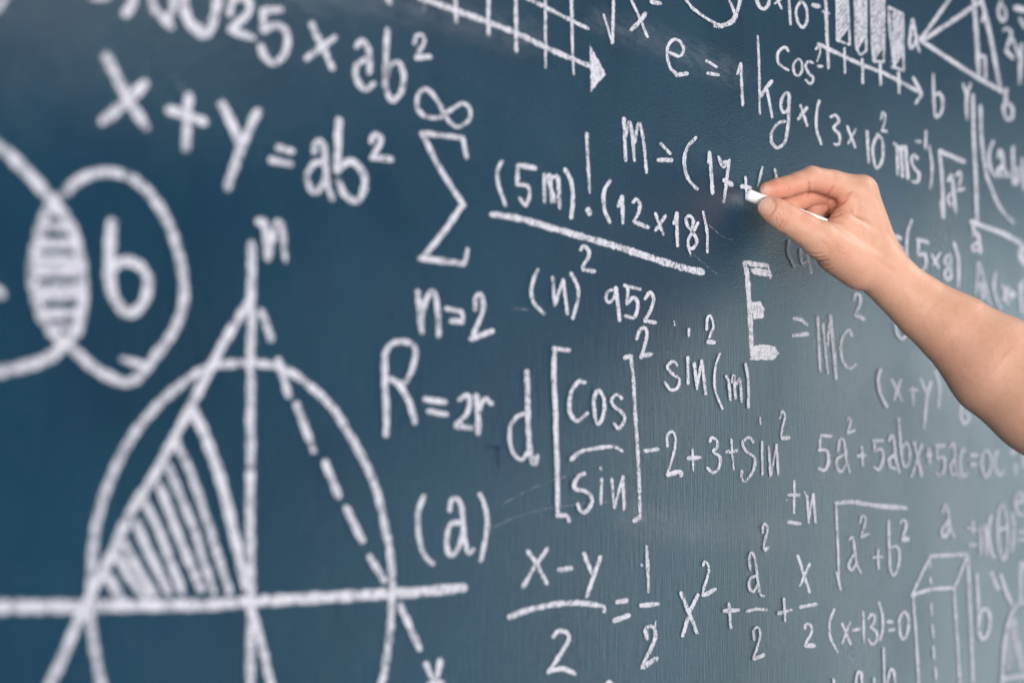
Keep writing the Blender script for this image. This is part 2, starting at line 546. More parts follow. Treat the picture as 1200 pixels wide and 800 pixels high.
bar: @14 407 42 416 200 440 394; @16 440 394 494 414; @14 494 414 490 86; @17 488 86 407 42; @17 429 395 487 310; @17 429 362 487 277; @17 429 329 487 244; @17 429 296 487 211; @17 429 263 487 178; @17 429 230 487 145; @17 429 197 487 112; @17 429 164 487 79; @17 429 131 471 70; @17 429 98 448 70
F diagram | chalk triangle sketch with its height and lettered corners
T 4 0
a: @19 545 117 535 200 530 260 545 283 565 240 575 210; @16 550 112 570 240 588 308
side: @23 592 235 770 -12
side: @28 612 235 800 110 900 40 950 10
side: @26 597 240 750 340 920 450 1073 538
height_line: @28 905 -10 925 250 935 438
side: @24 950 0 1000 200 1060 518
right_angle_mark: @17 945 330 970 340 975 458
chalk_arc: @22 973 72 957 128
b: @18 668 437 672 600 680 688; @19 680 560 705 547 723 590 715 660 685 688
6: @21 1095 522 1090 600 1080 640 1100 698 1130 688 1130 630 1100 602
6: @19 1065 5 1058 30 1050 80 1070 123 1090 110 1090 60 1065 22
2: @18 1080 180 1100 167 1125 200 1092 298; @23 1097 302 1138 343
y: @16 1130 222 1172 330; @23 1185 262 1175 488
?: @34 1150 48 1210 62
?: @20 1177 112 1205 160
F diagram | chalk graph axis with falling curve
T 4 0
Y: @19 842 492 865 560; @20 888 492 865 560 865 698
axis: @21 900 557 905 800 915 1000 925 1288
curve: @21 945 622 950 800 975 1000 1000 1080 1050 1200 1095 1262 1138 1305
axis: @28 892 1300 960 1325 1080 1370 1180 1425
a: @21 900 1380 920 1362 935 1400 945 1482; @21 930 1420 897 1440 905 1468 930 1460; @20 897 1300 907 1360
?: @36 1195 1450 1182 1500 1205 1545
F formula | chalk pair a, b in brackets beside the falling curve
T 4 1
(: @19 1020 28 995 100 1005 190 1038 238
a: @21 1050 120 1060 82 1075 120 1085 238; @23 1075 170 1047 200 1060 233
,: @18 1102 200 1110 238
b: @19 1135 62 1140 278; @19 1140 190 1165 190 1160 270 1140 283
): @21 1190 132 1202 308
F formula | chalk root of a squared right of the wrist
T 4 1
V: @21 705 82 720 250 730 478; @28 708 87 848 148; @18 710 382 725 468
a: @19 755 260 775 227 785 300 800 443; @19 785 330 757 350 765 400 790 390
2: @16 800 230 820 207 830 240 815 298; @19 812 315 848 306
F formula | chalk bracket 5 times 8 just above the forearm
T 4 1
=: @21 437 577 478 598; @18 470 640 488 658
(: @19 540 492 515 580 515 700 535 780
5: @23 577 602 637 620; @18 581 610 580 690; @21 582 695 620 690 625 750 602 788
*: @16 660 692 700 768; @16 708 682 667 750
8: @19 755 692 735 730 765 770 770 820 750 838 735 800 765 750 770 705 755 692
): @17 790 622 815 720 815 878
F formula | chalk letter A with bracket x plus, above the forearm
T 4 2
A: @22 932 -58 920 118; @22 940 -58 1000 188; light @36 950 60 962 150
(: @19 1030 0 1025 100 1063 208
x: @19 1075 72 1108 183; @18 1105 82 1077 160
+: @21 1112 125 1153 125; @20 1130 102 1130 148
?: @19 1172 62 1190 228; @19 1195 42 1180 120
F formula | chalk bracket x plus y under the forearm
T 4 2
?: @19 446 300 460 360 490 383 520 340 525 280
(: @19 360 562 345 620 360 710 398 782
x: @19 427 622 460 690 488 748; @17 480 622 440 743
+: @19 532 685 578 685; @16 548 667 552 773
y: @17 595 617 630 700; @19 655 637 632 730 615 908
): @17 680 572 705 660 700 783
6: @19 845 740 832 800 830 840 850 878 875 860 870 820 845 812
F formula | chalk equation 5a squared plus 5abx plus 5ac
T 4 3
5: @21 12 150 68 155; @17 5 165 5 230; @19 0 235 45 240 55 300 35 353 0 343
a: @17 110 240 120 180 140 172 155 240 160 300 180 363; @19 150 260 105 290 105 340 130 363 155 320
2: @13 165 65 175 42 185 60 180 90 166 130; @18 167 135 203 121
+: @21 227 270 273 265; @16 250 217 255 328
5: @21 317 180 373 180; @16 325 185 325 240; @19 325 240 365 232 375 290 350 348 322 335
a: @16 410 180 425 147 440 190 450 290 470 368; @21 445 260 412 290 420 335 450 345
b: @16 465 52 475 180 485 298; @16 485 230 510 192 530 240 525 310 500 333 485 290
x: @16 555 187 580 290 600 388; @16 600 202 570 300 540 393
+: @21 632 265 658 265; @16 642 227 645 313
5: @21 682 210 738 210; @16 690 215 690 280; @19 690 285 730 280 735 340 710 383 687 370
a: @17 765 220 785 197 795 260 800 330 820 398; @21 790 290 770 330 780 380 805 370
c: @17 860 235 835 242 825 310 840 388 868 370
=: @24 892 265 923 265; @24 892 320 923 322
0: @17 970 237 950 290 960 365 985 388 1005 330 1000 260 970 237
c: @16 1045 242 1030 290 1040 360 1065 383 1080 352
?: @32 1132 250 1140 250; @18 1152 322 1156 378; @20 1198 252 1198 338
F formula | chalk plus-minus n beside the sine term
T 3 3
+-: @14 1055 417 1052 603; @21 1022 498 1083 498; @23 1018 656 1087 667; @9 1008 524 1009 530
n: @16 1115 482 1130 520 1138 663; @13 1138 640 1165 492; @16 1165 492 1178 658
F formula | chalk root of a squared plus b squared
T 4 3
V: @14 100 545 105 700 112 850 115 980 125 1053; @13 100 950 120 1030; @23,31 97 545 200 540 330 560 512 574
a: @17 175 762 195 747 205 790 220 900 244 953; @17 200 850 172 905 188 938 215 905
2: @14 240 660 250 622 270 627 268 670 246 738; @19 247 745 292 722
+: @17 317 865 368 860; @14 345 817 348 928
b: @15 407 647 410 800 415 938; @17 415 810 450 797 470 840 460 930 435 968 415 930
2: @16 478 660 495 642 510 667 505 700 490 738; @30 492 760 518 756
F formula | chalk letter a above the box sketch
T 4 3
a: @18 725 600 740 552 755 600 765 680 793 753; @22 760 650 722 700 727 743 755 720 764 670
F formula | chalk line with theta in brackets, far end of the board
T 4 3
=: @19 872 690 928 700; @18 902 657 902 715; @22 882 790 923 790
n: @19 945 682 950 848; @19 972 672 980 848
(: @19 1005 622 990 720 1010 840 1033 863
theta: @19 1070 557 1045 640 1050 780 1080 878 1105 780 1100 640 1070 557; @16 1052 700 1105 690
): @19 1130 602 1140 700 1130 828
e: @20 1160 545 1195 530 1185 492 1165 487 1150 540 1165 608 1195 610
=: @19 1172 715 1212 715; @19 1172 760 1212 760
F formula | chalk letter a in brackets under the fan of dashes
T 2 3
(: @32 85 503 50 600 52 720 80 840 136 900
a: @32 235 588 245 532 275 520 305 570 315 700 325 770 345 838 372 818; @32 300 660 240 670 217 750 225 830 250 852 290 800 310 720
): @30 412 495 440 560 455 680 435 800 417 885
F formula | chalk fraction x minus y over 2 equals one half
T 2 4
x: @29 692 28 750 110 803 216; @29 808 12 740 110 663 236
-: @35 875 137 945 127
y: @25 1020 38 1045 100 1075 170; @25 1118 62 1080 170 1037 296
/: @40 585 413 700 370 860 337 1000 331 1128 350 1138 375
2: @25 840 528 870 497 918 502 933 540 890 620 814 735; @34 820 726 900 715 968 744
=: @34 1215 325 1272 316; @36 1200 433 1282 403
T 3 4
1: @17 188 -2 195 120 200 265; @25 193 80 196 150; @17 159 103 162 110
/: @32 155 345 257 336
2: @25 190 540 185 482 220 467 240 500 230 560 158 710; @38 166 706 246 655; @7 242 436 240 468
F formula | chalk sum x squared plus a squared over 2 plus x over 2
T 3 4
x: @23 391 272 430 370 485 507; @21 489 282 440 390 401 522
2: @15 520 110 530 87 550 110 550 160 525 240 516 288; @30 526 284 590 250
+: @24 643 378 726 371; @17 672 333 682 476
a: @17 795 135 790 70 805 37 825 80 840 200 855 280 878 290; @17 835 170 795 190 790 240 815 263 840 220
2: @14 870 -80 870 -120 885 -133 898 -100 880 -30 875 15; @25 882 18 908 2
/: @22 773 379 830 366 892 370
2: @15 820 545 815 492 840 472 855 510 840 580 812 660; @27 820 658 878 634
+: @25 963 391 1036 372; @14 993 303 1002 437
x: @17 1075 53 1105 150 1144 267; @16 1144 102 1087 232
/: @27 1090 354 1182 337
2: @17 1115 480 1125 452 1150 462 1155 500 1117 576; @34 1122 580 1170 580
F formula | chalk equation x minus 13 equals 0
T 4 4
(: @16 88 367 62 440 65 530 108 617
x: @16 135 452 184 573; @16 180 442 136 563
-: @19 198 491 238 481
1: @16 258 382 262 558
3: @17 290 420 305 397 325 410 320 450 300 470 335 500 335 550 310 573 290 542
): @15 350 327 370 400 372 480 356 552
=: @21 402 440 428 440; @21 412 490 438 486
0: @17 495 382 470 430 475 510 495 543 520 490 520 410 495 382
F diagram | chalk sketch of a tall box with dashed hidden edge
T 4 4
edge: @24 652 55 868 46
edge: @16 655 60 605 150 547 278
edge: @21 542 284 660 250 793 241
edge: @16 868 52 835 140 795 233
edge: @16 550 287 570 560 588 900
edge: @17 790 252 810 560 830 900
edge: @19 870 62 885 400 905 900
dash: @13 648 95 650 122
dash: @13 652 182 653 218
dash: @13 655 332 660 398
dash: @13 662 457 670 533
dash: @13 668 582 675 658
dash: @13 680 712 685 778
b: @19 922 162 930 300 935 478; @19 935 440 955 372 985 372 1000 430 990 500 960 543 935 500
F formula | chalk bracket a plus b under the x minus 13 line
T 4 4
(: @14 85 772 88 860
a: @17 212 830 225 742 245 742 252 830
+: @14 322 772 325 860
b: @14 378 592 384 880; @16 398 810 415 727 435 727 447 810
F diagram | chalk circle with hatched wedge at the far end
T 4 4
arc: @19 1070 860 1075 700 1085 560 1110 440 1150 352 1200 330 1250 360
slant_line: @23 1062 165 1090 250 1128 338
slant_line: @26 1012 152 1030 200 1048 248
axis: @19 1182 130 1182 328; @40 1188 100 1200 125
hatching: light @14 1100 500 1130 690; @14 1120 450 1155 660; @40 1140 430 1160 600; @14 1090 560 1110 720; @36 1085 772 1200 755; @30 1165 560 1190 720
F chalk_mark | chalk scribble of crossed strokes below the end of the axis
T 2 4
?: @38 95 685 125 760; @40 180 665 165 740 130 800; @50 110 810 190 800
?: @24 1150 815 1170 788 1190 815
F scratch | faint pale scratches across the dark paint
T 2 3
scratch_line: faint @7 490 690 640 620 840 572 1000 552 1200 538
scratch_line: faint @6 540 552 700 470 840 412 1000 370
T 3 1
scratch_line: faint @6 430 660 520 740 620 820
scratch_line: faint @5 555 520 640 590 700 610
T 2 2
scratch_line: faint @14 600 205 690 215
T 2 3
scratch_line: ink @22 448 212 520 220; @20 520 222 518 335
T 0 0
scratch_line: faint @40 1060 500 1066 505
F smear | pale chalk dust wiped across the paint
T 2 0
eraser_smear: veil @330 -700 -60 -200 0 200 90 700 230
T 3 0
eraser_smear: veil @240 -100 120 300 260 700 430
T 3 3
eraser_smear: veil @300 100 640 500 700 1000 720
T 3 1
eraser_smear: veil @110 650 380 720 375 770 395
"""
NAMES = {'+': 'plus_sign', '=': 'equals_sign', '-': 'minus_sign', '*': 'times_sign', '(': 'bracket', ')': 'bracket', '[': 'bracket', ']': 'bracket',
         '!': 'exclamation_mark', '/': 'fraction_bar', 'V': 'root_sign', '8v': 'infinity_sign', 'S': 'sum_sign', '?': 'chalk_mark', '+-': 'plus_minus_sign'}


def catmull(pts, step):
    pts = [np.array(p, float) for p in pts]
    if len(pts) == 2:
        n = max(2, int(np.linalg.norm(pts[1] - pts[0]) / step) + 1)
        return [pts[0] + (pts[1] - pts[0]) * t for t in np.linspace(0, 1, n)]
    closed = np.linalg.norm(pts[0] - pts[-1]) < 1e-6
    ext = [pts[-2] if closed else 2 * pts[0] - pts[1]] + pts + [pts[1] if closed else 2 * pts[-1] - pts[-2]]
    res = []
    for i in range(1, len(ext) - 2):
        p0, p1, p2, p3 = ext[i - 1], ext[i], ext[i + 1], ext[i + 2]
        n = max(3, int(np.linalg.norm(p2 - p1) / step) + 1)
        for t in np.linspace(0, 1, n, endpoint=False):
            res.append(0.5 * (2 * p1 + (p2 - p0) * t + (2 * p0 - 5 * p1 + 4 * p2 - p3) * t * t + (3 * p1 - p0 - 3 * p2 + p3) * t ** 3))
    res.append(ext[-2])
    return res


LAYER = [0]


def ribbon(pts, w0, w1, V, F, A):
    """a stroke with round ends; five columns carry the distance to the rim"""
    LAYER[0] += 1
    lift = 0.00015 + 0.000016 * (LAYER[0] % 37)
    line = catmull(pts, max(1.2, (w0 + w1) * 0.18))
    n = len(line)
    base = len(V)
    rows = []
    tan = [line[min(i + 1, n - 1)] - line[max(i - 1, 0)] for i in range(n)]
    tan = [t / (np.linalg.norm(t) + 1e-9) for t in tan]
    length = sum(np.linalg.norm(line[i + 1] - line[i]) for i in range(n - 1))
    ph = random.uniform(0, 60)
    press = random.uniform(0.88, 1.12)
    lift_end = random.random()
    s = 0.0
    for i in range(n):
        if i:
            s += np.linalg.norm(line[i] - line[i - 1])
        f = s / max(length, 1e-6)
        w = w0 + (w1 - w0) * f
        w *= 1.0 + 0.07 * math.sin(s * 0.31 + ph) + 0.05 * math.sin(s * 0.83 + 2 * ph)
        rows.append((line[i], tan[i], w * 0.5 * 1.12, 1.0, press + 0.10 * math.sin(s * 0.17 + 3 * ph) - 0.25 * lift_end * max(0.0, f - 0.7) / 0.3))
    def cap(p, t, h, pr):
        return [(p + t * h * q, t, h * math.sqrt(1 - q * q) if q < 1 else 0.01, 1 - q, pr) for q in (0.35, 0.65, 0.88, 1.0)]
    c0 = [(p, -t, h, e, pr) for (p, t, h, e, pr) in cap(rows[0][0], -rows[0][1], rows[0][2] * 0.8, rows[0][4])]
    c1 = cap(rows[-1][0], rows[-1][1], rows[-1][2] * 0.8, rows[-1][4])
    rows = c0[::-1] + rows + c1
    for (p, t, h, e, pr) in rows:
        nrm = np.array((-t[1], t[0]))
        for q in (-1, -0.55, 0, 0.55, 1):
            x, y = p + nrm * h * q
            V.append(tuple(on_board(x, y, lift)))
            A.append((min(e, 1 - abs(q)), pr))
    for i in range(len(rows) - 1):
        for j in range(4):
            a = base + i * 5 + j
            F.append((a, a + 1, a + 6, a + 5))


def polygon(pts, V, F, A, press=1.0):
    LAYER[0] += 1
    lift = 0.00015 + 0.000016 * (LAYER[0] % 37)
    R = [np.array(p, float) for p in pts]
    c = sum(R) / len(R)
    P = []
    for k in range(len(R)):
        a, b3 = R[k], R[(k + 1) % len(R)]
        m = max(1, int(np.linalg.norm(b3 - a) / 1.6))
        for q in range(m):
            P.append(a + (b3 - a) * (q / m) + np.array((random.uniform(-0.55, 0.55), random.uniform(-0.55, 0.55))))
    base = len(V)
    n = len(P)
    for s, e in ((1.12, 0.0), (0.94, 0.7), (0.0, 1.0)):
        for p in (P if s else [c]):
            x, y = c + (p - c) * s
            V.append(tuple(on_board(x, y, lift)))
            A.append((e, press))
    for j in range(n):
        k = (j + 1) % n
        F.append((base + j, base + k, base + n + k, base + n + j))
        F.append((base + n + j, base + n + k, base + 2 * n))


def flush_formula(info, glyphs):
    if not glyphs:
        return
    allv = np.array([v for g in glyphs for v in g[1]])
    c = allv.mean(axis=0)
    e = empty(info[0], (c[0], 0.0, c[2]), board)
    if info[1]:
        e["label"] = info[1]
    for (name, V, F, A, mat) in glyphs:
        mesh_obj(name, V, F, mat, e, A)


def build_marks():
    ox = oy = 0.0
    info, glyphs = None, []
    dw = 20.0
    for ln in MARKS.strip().splitlines():
        ln = ln.strip()
        if not ln:
            continue
        if ln.startswith("T "):
            _, a, b2 = ln.split()
            ox, oy = 240.0 * float(a), 160.0 * float(b2)
            continue
        if ln.startswith("F "):
            if info:
                flush_formula(info, glyphs)
            p = [s.strip() for s in ln[2:].split("|")]
            info, glyphs = (p[0], p[1]), []
            continue
        key, rest = ln.split(":", 1)
        key = key.strip()
        if key in NAMES:
            name = NAMES[key]
        elif len(key) > 2:
            name = key
        elif key.isdigit():
            name = 'digit'
        else:
            name = 'letter'
        V, F, A = [], [], []
        mat = M_CHALK
        w0 = w1 = 20.0
        for st in rest.split(";"):
            toks = st.split()
            if not toks:
                continue
            poly = False
            while toks and not (toks[0][0].isdigit() or toks[0][0] == '-'):
                t = toks.pop(0)
                if t[0] == '@':
                    ws = [float(x) for x in t[1:].split(",")]
                    w0, w1 = ws[0], ws[-1]
                elif t == 'P':
                    poly = True
                elif t == 'faint':
                    mat = M_FAINT
                elif t == 'light':
                    mat = M_HATCH
                elif t == 'veil':
                    mat = M_VEIL
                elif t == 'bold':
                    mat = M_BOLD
                elif t == 'ink':
                    mat = M_INK
            nums = [float(x) for x in toks]
            pts = [(ox + nums[i] / 5.0, oy + nums[i + 1] / 5.0) for i in range(0, len(nums), 2)]
            if poly:
                polygon(pts, V, F, A, 0.72 if mat is M_HATCH else 1.1)
            else:
                if len(pts) == 1:
                    pts = [pts[0], (pts[0][0] + 0.6, pts[0][1] + 0.4)]
                k = 1.14 if ox >= 960 or (w0 < 26 and info[0] == 'formula') else 1.0
                ribbon(pts, k * w0 / 5.0, k * w1 / 5.0, V, F, A)
        glyphs.append((name, V, F, A, mat))
    flush_formula(info, glyphs)


build_marks()

# ------------------------------------------------------------------ chalk stick
def make_stick_mat():
    m, nt, out = new_mat("chalk_stick")
    geo = nd(nt, "ShaderNodeNewGeometry").outputs["Position"]
    n1 = noise(nt, geo, 500, 3, 0.6)
    n2 = noise(nt, geo, 90, 3, 0.6)
    bs = nd(nt, "ShaderNodeBsdfPrincipled")
    link(nt, mixc(nt, n2, (0.84, 0.83, 0.82), (0.90, 0.89, 0.88)), bs.inputs["Base Color"])
    bs.inputs["Roughness"].default_value = 0.95
    bs.inputs["Specular IOR Level"].default_value = 0.1
    bp = nd(nt, "ShaderNodeBump")
    bp.inputs["Strength"].default_value = 0.4
    bp.inputs["Distance"].default_value = 0.0005
    link(nt, n1, bp.inputs["Height"])
    link(nt, bp.outputs[0], bs.inputs["Normal"])
    link(nt, bs.outputs[0], out.inputs[0])
    return m


STICK_A = at_depth(876.5, 228.3, 1.7085)     # worn tip on the board
STICK_B = at_depth(973.0, 265.5, 1.7235)      # butt in the hollow of the hand


def make_stick():
    ax = (STICK_B - STICK_A)
    L = ax.length
    ax.normalize()
    u = ax.orthogonal().normalized()
    v = ax.cross(u)
    V, F = [], []
    prof = [(-0.0012, 0.0), (-0.0010, 0.0030), (0.0, 0.0043), (0.0012, 0.0047), (0.010, 0.0047), (L * 0.5, 0.00485), (L - 0.0015, 0.0050), (L - 0.0003, 0.0046), (L, 0.0)]
    n = 40
    rnd = random.Random(3)
    for k, (t, r) in enumerate(prof):
        for i in range(n):
            a = 2 * math.pi * i / n
            rr = r * (1 + (0.03 * rnd.uniform(-1, 1) if k < 4 else 0))
            # the tip is worn slanting, flat against the board
            p = STICK_A + ax * t + (u * math.cos(a) + v * math.sin(a)) * rr
            if p.y > 0.0004 and k < 5:
                p = p - Vector((0, p.y - 0.0004, 0))
            V.append(tuple(p))
    for k in range(len(prof) - 1):
        for i in range(n):
            j = (i + 1) % n
            F.append((k * n + i, k * n + j, (k + 1) * n + j, (k + 1) * n + i))
    o = mesh_obj("chalk_stick", V, F, make_stick_mat(), None, None, True)
    tag(o, "short white chalk stick pinched between thumb and index finger, touching the board", "chalk")


make_stick()

# ------------------------------------------------------------------ hand and forearm, one continuous skin
# joints in photo pixels plus depth in mm behind 1.70 m; sizes in px at that depth
def lean(px):
    """the hand leans back towards the board away from the fingertips (mm)"""
    return 60.0 * np.tanh(0.42 * (np.maximum(px, 870) - 885.0) / 60.0)


def J(px, py, dz, r):
    z = 1700.0 + dz + float(lean(px))
    return (np.array(((px - 600.0) / FPX * z, (py - 400.0) / FPX * z, z), dtype=np.float32), r * z / FPX)


def cone(P, a, b):
    pa, ra = a
    pb, rb = b
    ba = pb - pa
    h = np.clip(((P - pa) @ ba) / np.dot(ba, ba), 0, 1)
    q = P - pa - h[:, None] * ba
    return np.sqrt((q * q).sum(1)) - (ra + (rb - ra) * h)


def smin(a, b, k):
    h = np.clip(0.5 + 0.5 * (b - a) / k, 0, 1)
    return b + (a - b) * h - k * h * (1 - h)


def chain(P, js, k=2.5):
    d = cone(P, js[0], js[1])
    for i in range(1, len(js) - 1):
        d = smin(d, cone(P, js[i], js[i + 1]), k)
    return d


IDX = [J(1006, 225.5, 0, 19.5), J(976, 215, -1, 15.5), J(951, 209, -1, 14.2), J(936, 214, 0, 12.6), J(921, 219, 3, 12.2), J(910, 221, 5, 11.6), J(899, 222.5, 8, 9.3)]
MID = [J(1009, 225, 24, 19.5), J(950, 227, 19, 14), J(926, 240.5, 15, 12.2), J(905, 248, 11, 10.5)]
RNG = [J(1004, 238, 46, 18), J(957, 241.5, 27, 14), J(950, 262, 22, 12), J(964, 278, 20, 11)]
PNK = [J(1002, 258, 66, 16), J(960, 256, 50, 12), J(956, 279, 44, 10.5), J(968, 290, 44, 9.5)]
THB = [J(1010, 309, -10, 24), J(962, 281, -22, 22), J(941, 267.5, -20, 18), J(920, 255, -16, 16.8), J(909, 248.3, -13, 15.8), J(899.5, 242.8, -9, 12.6)]


def body(P):
    # palm and the back of the hand
    d = cone(P, J(1029, 311, -2, 25), J(1006, 225.5, 0, 19.5))
    d = smin(d, cone(P, J(1035, 311, 22, 24.5), J(1009, 225, 24, 19.5)), 6)
    d = smin(d, cone(P, J(1037, 313, 42, 23), J(1004, 238, 46, 18)), 6)
    d = smin(d, cone(P, J(1036, 318, 58, 20), J(1002, 258, 66, 16)), 6)
    d = smin(d, cone(P, J(1000, 306, 36, 22), J(990, 268, 44, 15)), 8)
    d = smin(d, cone(P, J(992, 262, 12, 14), J(981, 243, 12, 11)), 4)
    # forearm: radius and ulna side
    A = [(1034, 318, 2, 29), (1056, 339, 2, 27.5), (1085, 363.5, 0, 32.5), (1123, 390, -6, 41), (1168, 428.5, -14, 56.5), (1222, 467, -26, 63), (1290, 514, -44, 66), (1370, 565, -66, 60), (1440, 625, -76, 58)]
    B = [(1036, 319, 34, 26), (1056, 340, 32, 24), (1085, 364, 32, 29.5), (1123, 391, 26, 38.5), (1168, 429, 20, 53.5), (1222, 467, 10, 60), (1290, 515, -8, 64), (1370, 566, -34, 60), (1440, 626, -50, 58)]
    arm = smin(chain(P, [J(*a) for a in A], 14), chain(P, [J(*a) for a in B], 14), 12)
    d = smin(d, arm, 17)
    # fingers: crisp clefts against each other, soft at the knuckles
    f = chain(P, IDX, 2.0)
    f = smin(f, chain(P, MID, 2.0), 0.7)
    f = smin(f, chain(P, RNG, 2.0), 0.7)
    f = smin(f, chain(P, PNK, 2.0), 0.7)
    d = smin(d, f, 3.5)
    # thumb, ball of the thumb and web
    t = chain(P, THB, 3.0)
    t = smin(t, cone(P, J(1008, 315, -4, 25), J(979, 297, -9, 23)), 8)
    t = smin(t, cone(P, J(1012, 278, -10, 17), J(990, 262, -16, 13)), 8)
    w = cone(P, J(974, 271, -16, 10), J(993, 240, -4, 10))
    t = smin(t, w, 6)
    # the thumb shaft stays clear of the curled fingers
    d = smin(d, t, 5)
    return d


def make_hand():
    import openvdb
    h = 0.9
    lo = np.array(((878 - 600) / FPX * 1670, (186 - 400) / FPX * 1780, 1700 - 140.0))
    hi = np.array(((1508 - 600) / FPX * 1730, (692 - 400) / FPX * 1730, 1700 + 150.0))
    nb = np.ceil((hi - lo) / (4 * h)).astype(int)
    ii = np.stack(np.meshgrid(*[np.arange(n) for n in nb], indexing='ij'), -1).reshape(-1, 3)
    cen = (lo + (ii * 4 + 1.5) * h).astype(np.float32)
    dc = np.concatenate([body(c) for c in np.array_split(cen, 8)])
    field = np.where(dc > 0, 4.0, -4.0).astype(np.float32)
    full = np.repeat(np.repeat(np.repeat(field.reshape(nb), 4, 0), 4, 1), 4, 2)
    act = ii[np.abs(dc) < 7.0]
    off = np.stack(np.meshgrid(range(4), range(4), range(4), indexing='ij'), -1).reshape(-1, 3)
    for blk in np.array_split(act, max(1, len(act) // 4000)):
        idx = (blk[:, None, :] * 4 + off[None]).reshape(-1, 3)
        P = (lo + idx * h).astype(np.float32)
        full[idx[:, 0], idx[:, 1], idx[:, 2]] = np.clip(body(P), -4, 4)
    g = openvdb.FloatGrid(4.0)
    g.copyFromArray(full)
    pts, quads = g.convertToQuads(0.0)
    pts = np.asarray(pts, dtype=np.float64) * h + lo
    quads = np.asarray(quads)
    return pts, quads


def seg_dist(px, py, poly):
    best = np.full(px.shape, 1e9)
    fr = np.zeros(px.shape)
    n = len(poly) - 1
    for i in range(n):
        ax, ay = poly[i]
        bx, by = poly[i + 1]
        dx, dy = bx - ax, by - ay
        h = np.clip(((px - ax) * dx + (py - ay) * dy) / (dx * dx + dy * dy), 0, 1)
        d = np.hypot(px - ax - h * dx, py - ay - h * dy)
        m = d < best
        best[m] = d[m]
        fr[m] = (i + h[m]) / n
    return best, fr


# folds of the skin: pixel path, depth mm, half width px
def Z5(*a):
    return [(850 + a[i] / 5.0, 170 + a[i + 1] / 5.0) for i in range(0, len(a), 2)]


FOLDS = [
    (Z5(494, 205, 493, 250, 484, 305), 0.7, 1.2),                  # index finger, inner middle joint
    (Z5(372, 235, 378, 270), 0.35, 1.2),
    (Z5(745, 275, 700, 315, 650, 350), 0.9, 1.3),                  # folds of the web
    (Z5(735, 300, 680, 345, 610, 385, 585, 415), 0.8, 1.3),
    (Z5(690, 400, 640, 420, 590, 425), 0.5, 1.4),
    (Z5(640, 235, 610, 275, 580, 310), 0.7, 1.2),
    (Z5(700, 455, 660, 445, 600, 440), 0.3, 1.6),
    (Z5(292, 385, 318, 412, 322, 450), 0.32, 0.9),                 # back of the thumb joint
    (Z5(345, 385, 335, 440, 308, 492), 0.45, 0.9),
    (Z5(362, 395, 352, 450, 322, 505), 0.38, 0.9),
    (Z5(380, 385, 382, 420, 350, 480), 0.30, 0.9),
    (Z5(300, 420, 296, 455), 0.25, 0.9),
    (Z5(475, 628, 520, 640, 570, 632), 0.45, 1.0),                 # wrist side of the thumb
    (Z5(478, 645, 530, 662, 590, 655), 0.50, 1.0),
    (Z5(492, 668, 540, 685, 610, 672), 0.45, 1.0),
    (Z5(515, 700, 560, 712, 620, 700), 0.40, 1.0),
    (Z5(540, 725, 590, 735, 640, 722), 0.30, 1.0),
    (Z5(640, 600, 680, 635, 710, 640), 0.22, 1.2),
    (Z5(655, 590, 690, 610), 0.20, 1.2),
    (Z5(560, 560, 600, 590, 620, 640), 0.2, 2.0),
    (Z5(860, 640, 930, 690, 1010, 740), 0.25, 3.0),                # tendon lines at the wrist
]
NAIL_C = Z5(243, 362)[0]


